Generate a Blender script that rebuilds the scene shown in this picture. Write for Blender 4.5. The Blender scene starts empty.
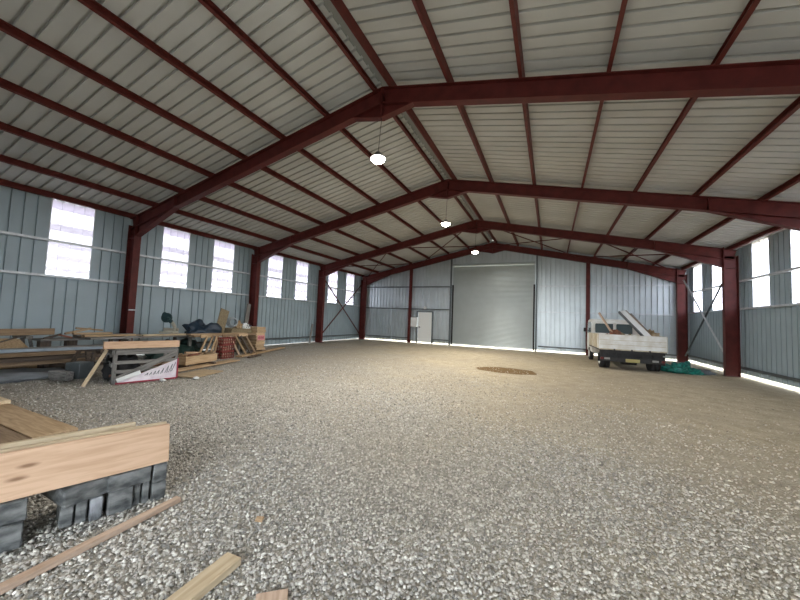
import bpy, bmesh, math, random
import numpy as np
from mathutils import Vector, Matrix, Euler
random.seed(7); RNG = np.random.default_rng(11)
C = bpy.context.scene.collection
S = bpy.context.scene
PI = math.pi

# ------------------------------------------------------------------ camera
cam = bpy.data.objects.new('camera', bpy.data.cameras.new('camera')); C.objects.link(cam)
F_PX, YAW, PITCH, ROLL = 326.92, -0.4338, 0.0574, 0.0389
cam.data.sensor_width = 36; cam.data.lens = F_PX/800*36; cam.data.clip_start = .05; cam.data.clip_end = 500
fw = Vector((math.sin(YAW)*math.cos(PITCH), math.cos(YAW)*math.cos(PITCH), math.sin(PITCH)))
rt = Vector((math.cos(YAW), -math.sin(YAW), 0)); up = rt.cross(fw)
r2 = rt*math.cos(ROLL)+up*math.sin(ROLL); u2 = -rt*math.sin(ROLL)+up*math.cos(ROLL)
M = Matrix((r2, u2, -fw)).transposed().to_4x4(); M.translation = Vector((3.366, 0, 1.60))
cam.matrix_world = M
S.camera = cam
# ------------------------------------------------------------------ sky, exposure
S.view_settings.view_transform = 'Standard'; S.view_settings.look = 'None'
S.view_settings.gamma = 1; S.view_settings.use_curve_mapping = False
S.view_settings.exposure = 0.90
w = bpy.data.worlds.new('sky'); S.world = w; w.use_nodes = True
bg = w.node_tree.nodes['Background']; bg.inputs[0].default_value = (.86, .93, 1, 1); bg.inputs[1].default_value = 6.5
S.cycles.max_bounces = 10; S.cycles.diffuse_bounces = 6; S.cycles.transparent_max_bounces = 16
S.cycles.use_denoising = True
LAMP_W = 150
FOX0, FOX1, FOZ = 0.8, 6.8, 3.8      # opening in the unseen front gable, sized for the daylight it admits

# ------------------------------------------------------------------ materials
def mat(name, col=(.5,.5,.5), rough=.6, metal=0., bump=0., bscale=20., var=0., vscale=3., col2=None, coord='Object', spec=.5, stretch=(1,1,1), detail=4):
    m = bpy.data.materials.new(name); m.use_nodes = True; nt = m.node_tree; N = nt.nodes; L = nt.links
    b = N['Principled BSDF']; b.inputs['Base Color'].default_value = (*col, 1)
    b.inputs['Roughness'].default_value = rough; b.inputs['Metallic'].default_value = metal
    b.inputs['Specular IOR Level'].default_value = spec
    tc = N.new('ShaderNodeTexCoord'); mp = N.new('ShaderNodeMapping'); L.new(tc.outputs[coord], mp.inputs[0]); mp.inputs['Scale'].default_value = stretch
    if var or col2:
        n = N.new('ShaderNodeTexNoise'); n.inputs['Scale'].default_value = vscale; n.inputs['Detail'].default_value = detail
        L.new(mp.outputs[0], n.inputs[0])
        r = N.new('ShaderNodeValToRGB'); L.new(n.outputs['Fac'], r.inputs[0])
        c2 = col2 or tuple(c*(1-var) for c in col)
        r.color_ramp.elements[0].position = .35; r.color_ramp.elements[1].position = .65
        r.color_ramp.elements[0].color = (*c2, 1); r.color_ramp.elements[1].color = (*col, 1)
        L.new(r.outputs[0], b.inputs['Base Color'])
    if bump:
        n2 = N.new('ShaderNodeTexNoise'); n2.inputs['Scale'].default_value = bscale; n2.inputs['Detail'].default_value = 5
        L.new(mp.outputs[0], n2.inputs[0])
        bp = N.new('ShaderNodeBump'); bp.inputs['Strength'].default_value = bump; bp.inputs['Distance'].default_value = .01
        L.new(n2.outputs['Fac'], bp.inputs['Height']); L.new(bp.outputs[0], b.inputs['Normal'])
    return m
def wood(name, light, dark, knots=.0, rough=.75):
    m = bpy.data.materials.new(name); m.use_nodes = True; nt = m.node_tree; N = nt.nodes; L = nt.links
    b = N['Principled BSDF']; b.inputs['Roughness'].default_value = rough; b.inputs['Specular IOR Level'].default_value = .25
    tc = N.new('ShaderNodeTexCoord'); oi = N.new('ShaderNodeObjectInfo')
    ad = N.new('ShaderNodeVectorMath'); ad.operation = 'ADD'
    ml = N.new('ShaderNodeVectorMath'); ml.operation = 'SCALE'; L.new(oi.outputs['Random'], ml.inputs['Scale']); ml.inputs[0].default_value = (37, 11, 23)
    L.new(tc.outputs['Object'], ad.inputs[0]); L.new(ml.outputs[0], ad.inputs[1])
    mp = N.new('ShaderNodeMapping'); mp.inputs['Scale'].default_value = (1.3, 16, 16); L.new(ad.outputs[0], mp.inputs[0])
    n = N.new('ShaderNodeTexNoise'); n.inputs['Scale'].default_value = 2.2; n.inputs['Detail'].default_value = 6; n.inputs['Distortion'].default_value = .6
    L.new(mp.outputs[0], n.inputs[0])
    r = N.new('ShaderNodeValToRGB'); r.color_ramp.elements[0].position = .3; r.color_ramp.elements[1].position = .62
    r.color_ramp.elements[0].color = (*dark, 1); r.color_ramp.elements[1].color = (*light, 1); L.new(n.outputs['Fac'], r.inputs[0])
    out = r.outputs[0]
    mx = N.new('ShaderNodeMix'); mx.data_type = 'RGBA'; mx.blend_type = 'MULTIPLY'; mx.inputs[0].default_value = 1
    rr = N.new('ShaderNodeMapRange'); rr.inputs['To Min'].default_value = .78; rr.inputs['To Max'].default_value = 1.1
    L.new(oi.outputs['Random'], rr.inputs[0]); L.new(out, mx.inputs[6]); L.new(rr.outputs[0], mx.inputs[7]); out = mx.outputs[2]
    if knots:
        mp2 = N.new('ShaderNodeMapping'); mp2.inputs['Scale'].default_value = (1.6, 6, 6); L.new(ad.outputs[0], mp2.inputs[0])
        v = N.new('ShaderNodeTexVoronoi'); v.inputs['Scale'].default_value = 1.5; L.new(mp2.outputs[0], v.inputs[0])
        k = N.new('ShaderNodeValToRGB'); k.color_ramp.elements[0].position = .05; k.color_ramp.elements[1].position = .16
        k.color_ramp.elements[0].color = (*[c*.45 for c in dark], 1); k.color_ramp.elements[1].color = (1, 1, 1, 1); L.new(v.outputs['Distance'], k.inputs[0])
        m2 = N.new('ShaderNodeMix'); m2.data_type = 'RGBA'; m2.blend_type = 'MULTIPLY'; m2.inputs[0].default_value = knots
        L.new(out, m2.inputs[6]); L.new(k.outputs[0], m2.inputs[7]); out = m2.outputs[2]
    L.new(out, b.inputs['Base Color'])
    bp = N.new('ShaderNodeBump'); bp.inputs['Strength'].default_value = .25; bp.inputs['Distance'].default_value = .004
    L.new(n.outputs['Fac'], bp.inputs['Height']); L.new(bp.outputs[0], b.inputs['Normal'])
    return m
MT = {}
MT['red'] = mat('red_oxide_steel', (.115, .021, .018), .5, var=.3, vscale=4, spec=.25)
MT['purlin'] = mat('red_oxide_purlin', (.13, .027, .021), .5, var=.25, vscale=6, spec=.25)
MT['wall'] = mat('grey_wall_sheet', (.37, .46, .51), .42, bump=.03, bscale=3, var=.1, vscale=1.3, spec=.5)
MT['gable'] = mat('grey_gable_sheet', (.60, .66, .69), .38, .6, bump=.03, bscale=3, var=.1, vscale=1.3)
MT['roof'] = mat('fleece_backed_roof_sheet', (.54, .54, .515), .8, var=.12, vscale=.9, spec=.2)
MT['galv'] = mat('galvanised_steel', (.66, .70, .73), .4, .25, var=.2, vscale=8)
MT['darkgalv'] = mat('dull_grey_steel', (.13, .15, .16), .5, .3, var=.2, vscale=8)
MT['shutter'] = mat('roller_shutter_grey', (.41, .46, .47), .36, .5, var=.05, vscale=2)
MT['rail'] = mat('dull_blue_grey_steel', (.27, .32, .37), .5, .2, var=.2, vscale=5)
MT['white'] = mat('white_paint', (.72, .74, .73), .45)
MT['truckwhite'] = mat('dirty_white_truck_paint', (.80, .82, .82), .5, col2=(.62, .60, .54), vscale=3.2, detail=8)
MT['cream'] = mat('cream_panel', (.58, .54, .42), .6, col2=(.40, .33, .22), vscale=7)
MT['black'] = mat('black_rubber', (.018, .018, .02), .8, bump=.1)
MT['chassis'] = mat('dark_chassis', (.025, .024, .026), .6, var=.4, vscale=9)
MT['glass'] = mat('dark_cab_glass', (.09, .12, .13), .12)
MT['plate'] = mat('yellow_plate', (.42, .36, .14), .5)
MT['redlight'] = mat('red_lens', (.14, .015, .015), .3)
MT['clearlight'] = mat('clear_lens', (.30, .30, .29), .3)
MT['block'] = mat('charcoal_block', (.20, .205, .20), .5, bump=.9, bscale=16, col2=(.05, .055, .056), vscale=9, detail=8, stretch=(1, 1, 2))
MT['blocklight'] = mat('scuffed_grey_block', (.30, .31, .33), .5, bump=.5, bscale=22, col2=(.10, .105, .11), vscale=7, detail=8)
MT['peach'] = wood('fresh_pine', (.66, .45, .305), (.53, .345, .22), .75)
MT['pale'] = wood('pale_pine', (.66, .54, .37), (.50, .38, .24), .3)
MT['pinkwood'] = wood('pinkish_batten', (.56, .42, .32), (.40, .28, .20), .0)
MT['brown'] = wood('brown_board', (.34, .24, .15), (.20, .13, .08), .3)
MT['tan'] = wood('tan_board', (.46, .33, .20), (.30, .20, .11), .4)
MT['grey'] = wood('weathered_timber', (.25, .24, .225), (.11, .105, .10), .3)
MT['yellow'] = wood('yellow_lumber', (.58, .43, .27), (.42, .28, .16), .2)
MT['darkwood'] = wood('dark_timber', (.12, .09, .07), (.05, .04, .035), .0)
MT['reed'] = mat('red_plastic', (.27, .05, .04), .6, var=.5, vscale=9)
MT['navy'] = mat('navy_tarpaulin', (.008, .024, .045), .45, bump=.6, bscale=6)
MT['dgreen'] = mat('dark_green_tarpaulin', (.015, .04, .035), .5, bump=.6, bscale=6)
MT['greytarp'] = mat('grey_tarpaulin', (.20, .22, .24), .6, bump=.6, bscale=5, var=.3)
MT['teal'] = mat('teal_netting', (.01, .27, .20), .6, bump=1, bscale=30, col2=(.005, .10, .09), vscale=14, detail=8)
MT['signred'] = mat('dark_red_edge', (.28, .03, .05), .5)
MT['signwhite'] = mat('white_sign', (.78, .74, .78), .5, col2=(.62, .55, .62), vscale=6)
MT['ink'] = mat('grey_ink', (.07, .09, .10), .6)
MT['pink'] = mat('pink_label', (.62, .25, .28), .6)
MT['sawbeige'] = mat('beige_cast_metal', (.42, .40, .33), .45)
MT['sawdark'] = mat('dark_green_plastic', (.012, .04, .045), .5)
MT['hose'] = mat('grey_hose', (.30, .34, .37), .5)
MT['osb'] = mat('chipboard_sheet', (.27, .22, .13), .8, bump=.2, bscale=60, col2=(.17, .13, .08), vscale=30)
MT['ochre'] = mat('ochre_chipboard', (.42, .31, .18), .8, col2=(.32, .25, .16), vscale=9)
MT['rust'] = mat('rusty_scrap', (.26, .10, .06), .8, col2=(.12, .06, .04), vscale=12)
MT['lampbody'] = mat('grey_lamp_housing', (.25, .25, .25), .4, .5)
MT['whitescrap'] = mat('white_plastic_scrap', (.7, .72, .72), .5)

def pane_mat(name, tint, trans):
    m = bpy.data.materials.new(name); m.use_nodes = True; nt = m.node_tree; N = nt.nodes; L = nt.links
    N.remove(N['Principled BSDF']); o = N['Material Output']
    a = N.new('ShaderNodeBsdfTransparent'); a.inputs[0].default_value = (*tint, 1)
    t = N.new('ShaderNodeBsdfTranslucent'); t.inputs[0].default_value = (*tint, 1)
    g = N.new('ShaderNodeBsdfGlossy'); g.inputs['Roughness'].default_value = .25
    mx = N.new('ShaderNodeMixShader'); mx.inputs[0].default_value = trans; L.new(a.outputs[0], mx.inputs[1]); L.new(t.outputs[0], mx.inputs[2])
    m2 = N.new('ShaderNodeMixShader'); m2.inputs[0].default_value = .05; L.new(mx.outputs[0], m2.inputs[1]); L.new(g.outputs[0], m2.inputs[2])
    L.new(m2.outputs[0], o.inputs[0]); return m
MT['pane'] = pane_mat('clear_ribbed_polycarbonate', (.74, .73, .80), .45)
MT['canopy'] = pane_mat('translucent_canopy_sheet', (.33, .31, .31), .97)
e = bpy.data.materials.new('lit_lamp_lens'); e.use_nodes = True; b = e.node_tree.nodes['Principled BSDF']
b.inputs['Emission Color'].default_value = (1, .95, .82, 1); b.inputs['Emission Strength'].default_value = 25; MT['lens'] = e

def ground_mat():
    m = bpy.data.materials.new('gravel_and_dirt'); m.use_nodes = True; nt = m.node_tree; N = nt.nodes; L = nt.links
    b = N['Principled BSDF']; b.inputs['Roughness'].default_value = .95; b.inputs['Specular IOR Level'].default_value = .1
    geo = N.new('ShaderNodeNewGeometry'); sp = N.new('ShaderNodeSeparateXYZ'); L.new(geo.outputs['Position'], sp.inputs[0])
    def noise(sc, det=4):
        n = N.new('ShaderNodeTexNoise'); n.inputs['Scale'].default_value = sc; n.inputs['Detail'].default_value = det; L.new(geo.outputs['Position'], n.inputs[0]); return n.outputs['Fac']
    def math_(op, a, b_, c=None):
        n = N.new('ShaderNodeMath'); n.operation = op
        for i, v in enumerate((a, b_, c)):
            if v is None: continue
            if isinstance(v, (int, float)): n.inputs[i].default_value = v
            else: L.new(v, n.inputs[i])
        return n.outputs[0]
    def mix(f, a, c, bt='MIX'):
        n = N.new('ShaderNodeMix'); n.data_type = 'RGBA'; n.blend_type = bt
        for i, v in ((0, f), (6, a), (7, c)):
            if isinstance(v, (int, float)): n.inputs[i].default_value = v
            elif isinstance(v, tuple): n.inputs[i].default_value = (*v, 1)
            else: L.new(v, n.inputs[i])
        return n.outputs[2]
    def ramp(f, p0, p1, c0=(0, 0, 0), c1=(1, 1, 1)):
        n = N.new('ShaderNodeValToRGB'); n.color_ramp.elements[0].position = p0; n.color_ramp.elements[1].position = p1
        n.color_ramp.elements[0].color = (*c0, 1); n.color_ramp.elements[1].color = (*c1, 1); L.new(f, n.inputs[0]); return n.outputs[0]
    # dirt shows through the gravel towards the back and the right
    q = math_('ADD', math_('MULTIPLY', sp.outputs[0], .5), math_('MULTIPLY', sp.outputs[1], .45))
    q = math_('ADD', q, math_('MULTIPLY', math_('SUBTRACT', noise(.55, 5), .5), 4.5))
    dirt = N.new('ShaderNodeMapRange'); dirt.interpolation_type = 'SMOOTHSTEP'; dirt.inputs[1].default_value = 1.0; dirt.inputs[2].default_value = 7.0; L.new(q, dirt.inputs[0])
    v = N.new('ShaderNodeTexVoronoi'); v.inputs['Scale'].default_value = 42; L.new(geo.outputs['Position'], v.inputs[0])
    vs = N.new('ShaderNodeSeparateColor'); L.new(v.outputs['Color'], vs.inputs[0])
    stone = ramp(vs.outputs[0], 0, 1, (.20, .19, .17), (.54, .52, .46))
    v2 = N.new('ShaderNodeTexVoronoi'); v2.inputs['Scale'].default_value = 14; L.new(geo.outputs['Position'], v2.inputs[0])
    vs2 = N.new('ShaderNodeSeparateColor'); L.new(v2.outputs['Color'], vs2.inputs[0])
    stone = mix(.35, stone, ramp(vs2.outputs[0], 0, 1, (.22, .205, .18), (.48, .455, .40)))
    earth = mix(ramp(noise(3, 8), .35, .65), (.42, .35, .235), (.57, .49, .345))
    earth = mix(.35, earth, ramp(vs.outputs[1], 0, 1, (.22, .18, .12), (.60, .53, .40)))
    col = mix(dirt.outputs[0], stone, earth)
    # broad wear patches
    col = mix(ramp(noise(.35, 4), .42, .68), col, mix(.5, col, (.36, .31, .24)))
    # the damp brown stain on the dirt
    dx = math_('DIVIDE', math_('SUBTRACT', sp.outputs[0], 2.02), 1.02); dy = math_('DIVIDE', math_('SUBTRACT', sp.outputs[1], 11.65), .72)
    rr = math_('ADD', math_('MULTIPLY', dx, dx), math_('MULTIPLY', dy, dy))
    rr = math_('ADD', rr, math_('MULTIPLY', math_('SUBTRACT', noise(2.2, 4), .5), .9))
    col = mix(ramp(rr, .85, 1.0, (1, 1, 1), (0, 0, 0)), col, (.19, .125, .06))
    L.new(col, b.inputs['Base Color'])
    h = math_('ADD', math_('MULTIPLY', v.outputs['Distance'], -.5), math_('MULTIPLY', noise(90, 3), .35))
    h = math_('ADD', h, math_('MULTIPLY', noise(4, 6), 2.2))
    bp = N.new('ShaderNodeBump'); bp.inputs['Strength'].default_value = .8; bp.inputs['Distance'].default_value = .045; L.new(h, bp.inputs['Height']); L.new(bp.outputs[0], b.inputs['Normal'])
    return m
MT['ground'] = ground_mat()
def stone_mat():
    m = bpy.data.materials.new('crushed_stone'); m.use_nodes = True; nt = m.node_tree; N = nt.nodes; L = nt.links
    b = N['Principled BSDF']; b.inputs['Roughness'].default_value = .9; b.inputs['Specular IOR Level'].default_value = .15
    a = N.new('ShaderNodeAttribute'); a.attribute_name = 'shade'
    r = N.new('ShaderNodeValToRGB'); els = r.color_ramp.elements
    els[0].position = 0; els[0].color = (.20, .195, .18, 1); els[1].position = 1; els[1].color = (.74, .72, .67, 1)
    x = els.new(.35); x.color = (.38, .36, .33, 1); x = els.new(.6); x.color = (.50, .47, .42, 1); x = els.new(.85); x.color = (.60, .58, .53, 1)
    L.new(a.outputs['Fac'], r.inputs[0])
    a2 = N.new('ShaderNodeAttribute'); a2.attribute_name = 'tan'
    r3 = N.new('ShaderNodeValToRGB'); r3.color_ramp.elements[0].color = (.33, .27, .19, 1); r3.color_ramp.elements[1].color = (.72, .63, .48, 1); L.new(a.outputs['Fac'], r3.inputs[0])
    mx = N.new('ShaderNodeMix'); mx.data_type = 'RGBA'; L.new(a2.outputs['Fac'], mx.inputs[0]); L.new(r.outputs[0], mx.inputs[6]); L.new(r3.outputs[0], mx.inputs[7])
    L.new(mx.outputs[2], b.inputs['Base Color']); return m
MT['stone'] = stone_mat()

# ------------------------------------------------------------------ helpers
def rot(rx=0, ry=0, rz=0): return Euler((rx, ry, rz)).to_matrix()
def box(bm, c, s, R=None, bev=0):
    vs = []
    t = bmesh.new(); bmesh.ops.create_cube(t, size=1)
    for v in t.verts: v.co = Vector((v.co.x*s[0], v.co.y*s[1], v.co.z*s[2]))
    if bev: bmesh.ops.bevel(t, geom=t.edges[:], offset=bev, segments=1, affect='EDGES')
    add(bm, t, R, c); return bm
def add(bm, t, R=None, c=(0, 0, 0)):
    mp = {}
    for v in t.verts:
        p = v.co.copy()
        if R is not None: p = R @ p
        mp[v] = bm.verts.new(p+Vector(c))
    for f in t.faces:
        try: nf = bm.faces.new([mp[v] for v in f.verts]); nf.smooth = f.smooth
        except ValueError: pass
    t.free()
def frame(p0, p1, hint=(0, 0, 1)):
    x = (Vector(p1)-Vector(p0)).normalized(); z = Vector(hint); z = (z-x*z.dot(x))
    if z.length < 1e-4: z = Vector((1, 0, 0)); z = z-x*z.dot(x)
    z.normalize(); y = z.cross(x)
    return Matrix((x, y, z)).transposed()
def bar(bm, p0, p1, w_, t_, hint=(0, 0, 1), bev=0):      # box from p0 to p1, w_ across, t_ along hint
    R = frame(p0, p1, hint); L_ = (Vector(p1)-Vector(p0)).length
    return box(bm, (Vector(p0)+Vector(p1))/2, (L_, w_, t_), R, bev)
def cyl(bm, p0, p1, r, n=16, r1=None, smooth=True):
    t = bmesh.new(); L_ = (Vector(p1)-Vector(p0)).length
    bmesh.ops.create_cone(t, cap_ends=True, segments=n, radius1=r, radius2=r if r1 is None else r1, depth=L_)
    for f in t.faces: f.smooth = smooth and len(f.verts) == 4
    x = (Vector(p1)-Vector(p0)).normalized(); R = x.to_track_quat('Z', 'Y').to_matrix()
    add(bm, t, R, (Vector(p0)+Vector(p1))/2); return bm
def prism(bm, pts, y0, y1, axis='y'):     # polygon in the x-z (or y-z) plane swept along y (or x)
    def P(a, z, s): return (a, s, z) if axis == 'y' else (s, a, z)
    A = [bm.verts.new(P(a, z, y0)) for a, z in pts]; B = [bm.verts.new(P(a, z, y1)) for a, z in pts]; n = len(pts)
    bm.faces.new(A); bm.faces.new(B[::-1])
    for i in range(n): bm.faces.new((A[i], B[i], B[(i+1) % n], A[(i+1) % n]))
    return bm
def torus(bm, c, R_, r, axis=(1, 0, 0), n=28, m=8):
    q = Vector(axis).to_track_quat('Z', 'Y').to_matrix(); g = []
    for i in range(n):
        a = 2*PI*i/n; g.append([bm.verts.new(Vector(c)+q@Vector(((R_+r*math.cos(b_))*math.cos(a), (R_+r*math.cos(b_))*math.sin(a), r*math.sin(b_)))) for b_ in [2*PI*j/m for j in range(m)]])
    for i in range(n):
        for j in range(m):
            f = bm.faces.new((g[i][j], g[(i+1) % n][j], g[(i+1) % n][(j+1) % m], g[i][(j+1) % m])); f.smooth = True
    return bm
def heap(bm, c, size, seed=0, rough=.35, sub=4, pow_=1.0):     # crumpled cloth mound resting on z = c.z
    from mathutils import noise as nz
    t = bmesh.new(); bmesh.ops.create_icosphere(t, subdivisions=sub, radius=1)
    for v in t.verts:
        p = v.co.copy(); o = Vector((seed*3.1, seed*1.7, seed*.9))
        d = 1+rough*(nz.noise(p*1.6+o)+.6*nz.noise(p*4+o)+.35*abs(nz.noise(p*9+o)))
        p = p*d; z = p.z
        v.co = Vector((p.x*size[0], p.y*size[1], max(0, z)*size[2] if z > 0 else 0.0+z*.0))
    for f in t.faces: f.smooth = True
    add(bm, t, None, c); return bm
def B(): return bmesh.new()
def obj(name, bm, m, parent=None, loc=None, R=None):
    bmesh.ops.recalc_face_normals(bm, faces=bm.faces[:])
    me = bpy.data.meshes.new(name); bm.to_mesh(me); bm.free(); me.materials.append(MT[m] if isinstance(m, str) else m)
    o = bpy.data.objects.new(name, me); C.objects.link(o)
    if parent: o.parent = parent
    if loc is not None: o.location = loc
    if R is not None: o.rotation_euler = R.to_euler()
    return o
def tag(o, label, cat, group=None, kind=None):
    o['label'] = label; o['category'] = cat
    if group: o['group'] = group
    if kind: o['kind'] = kind
    return o
def thing(name, label, cat, loc=(0, 0, 0), rz=0, group=None):
    o = bpy.data.objects.new(name, None); C.objects.link(o); o.location = loc; o.rotation_euler = (0, 0, rz); o.empty_display_size = .1
    return tag(o, label, cat, group)
def struct(name, bm, m, parent=None):
    o = obj(name, bm, m, parent)
    if not parent: o['kind'] = 'structure'
    return o
def plank(name, p0, p1, w_, t_, m, label, cat='plank', hint=(0, 0, 1), group=None, bev=.004, parent=None):
    R = frame(p0, p1, hint); L_ = (Vector(p1)-Vector(p0)).length
    o = obj(name, box(B(), (0, 0, 0), (L_, w_, t_), None, min(bev, t_*.2)), m, parent, (Vector(p0)+Vector(p1))/2, R)
    if label: tag(o, label, cat, group)
    return o
def smooth(o): 
    for p in o.data.polygons: p.use_smooth = True

# ------------------------------------------------------------------ building shell
HWR = 9.68; HW = 9.6; Y0, Y1 = -4.0, 21.0; FR = [6.0, 10.93, 15.82, 20.72]
SL = .213; TOPR = 6.58                       # rafter top: z = TOPR - SL*|x|
def zr(x): return TOPR-SL*abs(x)
def prof(s0, s1, pitch=.25, off=0., hw=.021, tw=.016, d=.042):
    pts = [(s0, 0)]; k = math.ceil((s0-off+hw)/pitch)
    while k*pitch+off+hw < s1-1e-6:
        c = k*pitch+off; pts += [(c-hw, 0), (c-tw, d), (c+tw, d), (c+hw, 0)]; k += 1
    pts.append((s1, 0)); return pts
def sheet(pts, f0, f1, th=.004):           # f0, f1 map (s, d) to the lower / upper edge
    bm = B(); a = [bm.verts.new(f0(s, d)) for s, d in pts]; b_ = [bm.verts.new(f1(s, d)) for s, d in pts]
    for i in range(len(pts)-1): bm.faces.new((a[i], a[i+1], b_[i+1], b_[i]))
    return bm
def merge(*bms):
    o = B()
    for t in bms: add(o, t)
    return o
WINL = [2.1, 4.1, 7.07, 9.07, 12.02, 14.02, 16.95, 18.97]; WINR = [12.28, 14.30, 17.39, 19.42, 7.2, 9.2, 2.1, 4.1]
SILL, EAVE, GAP = 2.44, 4.70, .10
def long_wall(name, sx, wins):
    hw_ = HW if sx < 0 else HWR; gp = .035 if sx < 0 else .11
    segs = []; cur = Y0
    for w0 in sorted(wins): segs += [(cur, w0, 0), (w0, w0+1.0, 1)]; cur = w0+1.0
    segs.append((cur, Y1+.1, 0)); bms = []
    for a, b_, win in segs:
        z1 = SILL if win else EAVE
        bms.append(sheet(prof(a, b_, off=.08), lambda s, d: (sx*(hw_+d), s, gp), lambda s, d: (sx*(hw_+d), s, z1)))
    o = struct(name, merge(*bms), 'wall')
    md = o.modifiers.new('thickness', 'SOLIDIFY'); md.thickness = .003; md.offset = 0
    return o
long_wall('wall_left', -1, WINL); long_wall('wall_right', 1, WINR)
wn = 1
for sx, wins in ((-1, WINL), (1, WINR)):
    for w0 in sorted(wins):
        hw_ = HW if sx < 0 else HWR
        o = struct('window_%d' % wn, sheet(prof(w0, w0+1.0, off=.08, hw=.02, tw=.012, d=.02), lambda s, d: (sx*(hw_+.004+d), s, SILL-.02), lambda s, d: (sx*(hw_+.004+d), s, EAVE)), 'pane')
        bm = B()
        for yy in (w0+.012, w0+.988): box(bm, (sx*(hw_-.004), yy, (SILL+EAVE)/2), (.008, .024, EAVE-SILL))
        struct('window_frame', bm, 'galv', o); wn += 1
# gable wall with door and shutter openings
gx = [(-HW-.03, -4.95), (-4.95, -3.87), (-3.87, -2.47), (-2.47, 2.42), (2.42, HWR+.03)]; bms = []
YG = 20.98
def gtop(x): return zr(x)+.19
for a, b_ in gx:
    z0 = {0: GAP, 1: 2.10, 2: GAP, 3: 5.15, 4: GAP}[gx.index((a, b_))]
    pts = prof(a, b_, off=.1, hw=.042, tw=.030, d=.065)
    if a < 0 < b_: pts = sorted(pts+[(0, 0)])
    bms.append(sheet(pts, lambda s, d: (s, YG+d, z0), lambda s, d: (s, YG+d, gtop(s))))
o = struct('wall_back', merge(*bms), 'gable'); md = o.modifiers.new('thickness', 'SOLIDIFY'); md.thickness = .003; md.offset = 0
# unseen front gable behind the camera, its opening shaped to control the daylight
bms = []
for a, b_, z0 in ((-HW-.03, FOX0, 0), (FOX0, FOX1, FOZ), (FOX1, HWR+.03, 0)):
    pts = prof(a, b_, off=.1, hw=.042, tw=.030, d=.065)
    if a < 0 < b_: pts = sorted(pts+[(0, 0)])
    bms.append(sheet(pts, lambda s, d: (s, Y0-d, z0), lambda s, d: (s, Y0-d, gtop(s))))
o = struct('wall_front', merge(*bms), 'wall'); md = o.modifiers.new('thickness', 'SOLIDIFY'); md.thickness = .003; md.offset = 0
# roof sheets, both slopes one object
bms = []
for sx in (-1, 1):
    bms.append(sheet(prof(Y0, Y1+.15, off=0, hw=.029, tw=.026, d=.055), lambda s, d: (sx*.10, s, zr(.10)+.168+d), lambda s, d: (sx*9.85, s, zr(9.85)+.168+d)))
o = struct('ceiling', merge(*bms), 'roof'); md = o.modifiers.new('thickness', 'SOLIDIFY'); md.thickness = .003; md.offset = 0
bm = B(); prism(bm, [(-.36, zr(.36)+.226), (0, TOPR+.235), (.36, zr(.36)+.226), (.36, zr(.36)+.236), (0, TOPR+.25), (-.36, zr(.36)+.236)], Y0, Y1+.15)
MT['cap'] = mat('dull_ridge_cap', (.24, .24, .22), .7)
struct('trim_1', bm, 'cap')
# ground, inside and out
bm = B(); bmesh.ops.create_grid(bm, x_segments=2, y_segments=2, size=70); struct('floor', bm, 'ground')

# roller shutter (door_2) and personnel door (door_1)
bm = B(); n = 66; z0, z1 = .12, 5.15; pts = []
for i in range(n):
    a = z0+(z1-z0)*i/n; h = (z1-z0)/n
    pts += [(a, 0), (a+h*.25, -.012), (a+h*.6, -.014), (a+h*.9, -.002)]
pts.append((z1, 0)); A = [bm.verts.new((-2.52, 20.93+d, z)) for z, d in pts]; D = [bm.verts.new((2.47, 20.93+d, z)) for z, d in pts]
for i in range(len(pts)-1): bm.faces.new((A[i], D[i], D[i+1], A[i+1]))
sh = struct('door_2', bm, 'shutter'); md = sh.modifiers.new('thickness', 'SOLIDIFY'); md.thickness = .01; md.offset = 1
bm = B(); box(bm, (-.02, 20.86, 5.24), (5.0, .16, .14), None, .01); struct('shutter_header', bm, 'shutter', sh)
for x in (-2.50, 2.45):
    bm = B(); box(bm, (x, 20.88, 2.0), (.09, .07, 3.9), None, .005); struct('guide_rail', bm, 'black', sh)
bm = B(); box(bm, (-.02, 20.91, .13), (4.85, .04, .06)); struct('bottom_rail', bm, 'galv', sh)
bm = B(); box(bm, (-4.41, 20.93, 1.10), (.96, .05, 2.0), None, .006); dr = struct('door_1', bm, 'white')
bm = B()
for x in (-4.96, -3.86): box(bm, (x, 20.93, 1.08), (.10, .09, 2.12))
box(bm, (-4.41, 20.93, 2.15), (1.2, .09, .08)); struct('door_frame', bm, 'darkgalv', dr)
bm = B(); box(bm, (-4.80, 20.89, 1.08), (.05, .03, .14)); cyl(bm, (-4.80, 20.87, 1.08), (-4.68, 20.87, 1.08), .012); struct('door_handle', bm, 'black', dr)
# shutter side posts and gable posts
def post(x, z1, m, label, wd=.12, dp=.12, z0=0):
    bm = B(); y = 20.80
    box(bm, (x, y, (z0+z1)/2), (.012, dp, z1-z0)); box(bm, (x, y-dp/2, (z0+z1)/2), (wd, .012, z1-z0)); box(bm, (x, y+dp/2, (z0+z1)/2), (wd, .012, z1-z0))
    return tag(obj('gable_post', bm, m), label, 'post')
post(-5.48, zr(5.48)-.20, 'red', 'red brown steel post beside the grey electrical box on the gable wall', .16, .2)
post(5.22, zr(5.22)-.20, 'red', 'red brown steel post on the gable wall behind the truck', .18, .2)
post(-2.62, zr(2.66)-.2, 'darkgalv', 'dark grey steel post at the left edge of the roller shutter', .08, .14)
post(2.58, zr(2.58)-.2, 'darkgalv', 'dark grey steel post at the right edge of the roller shutter', .08, .14)

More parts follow.
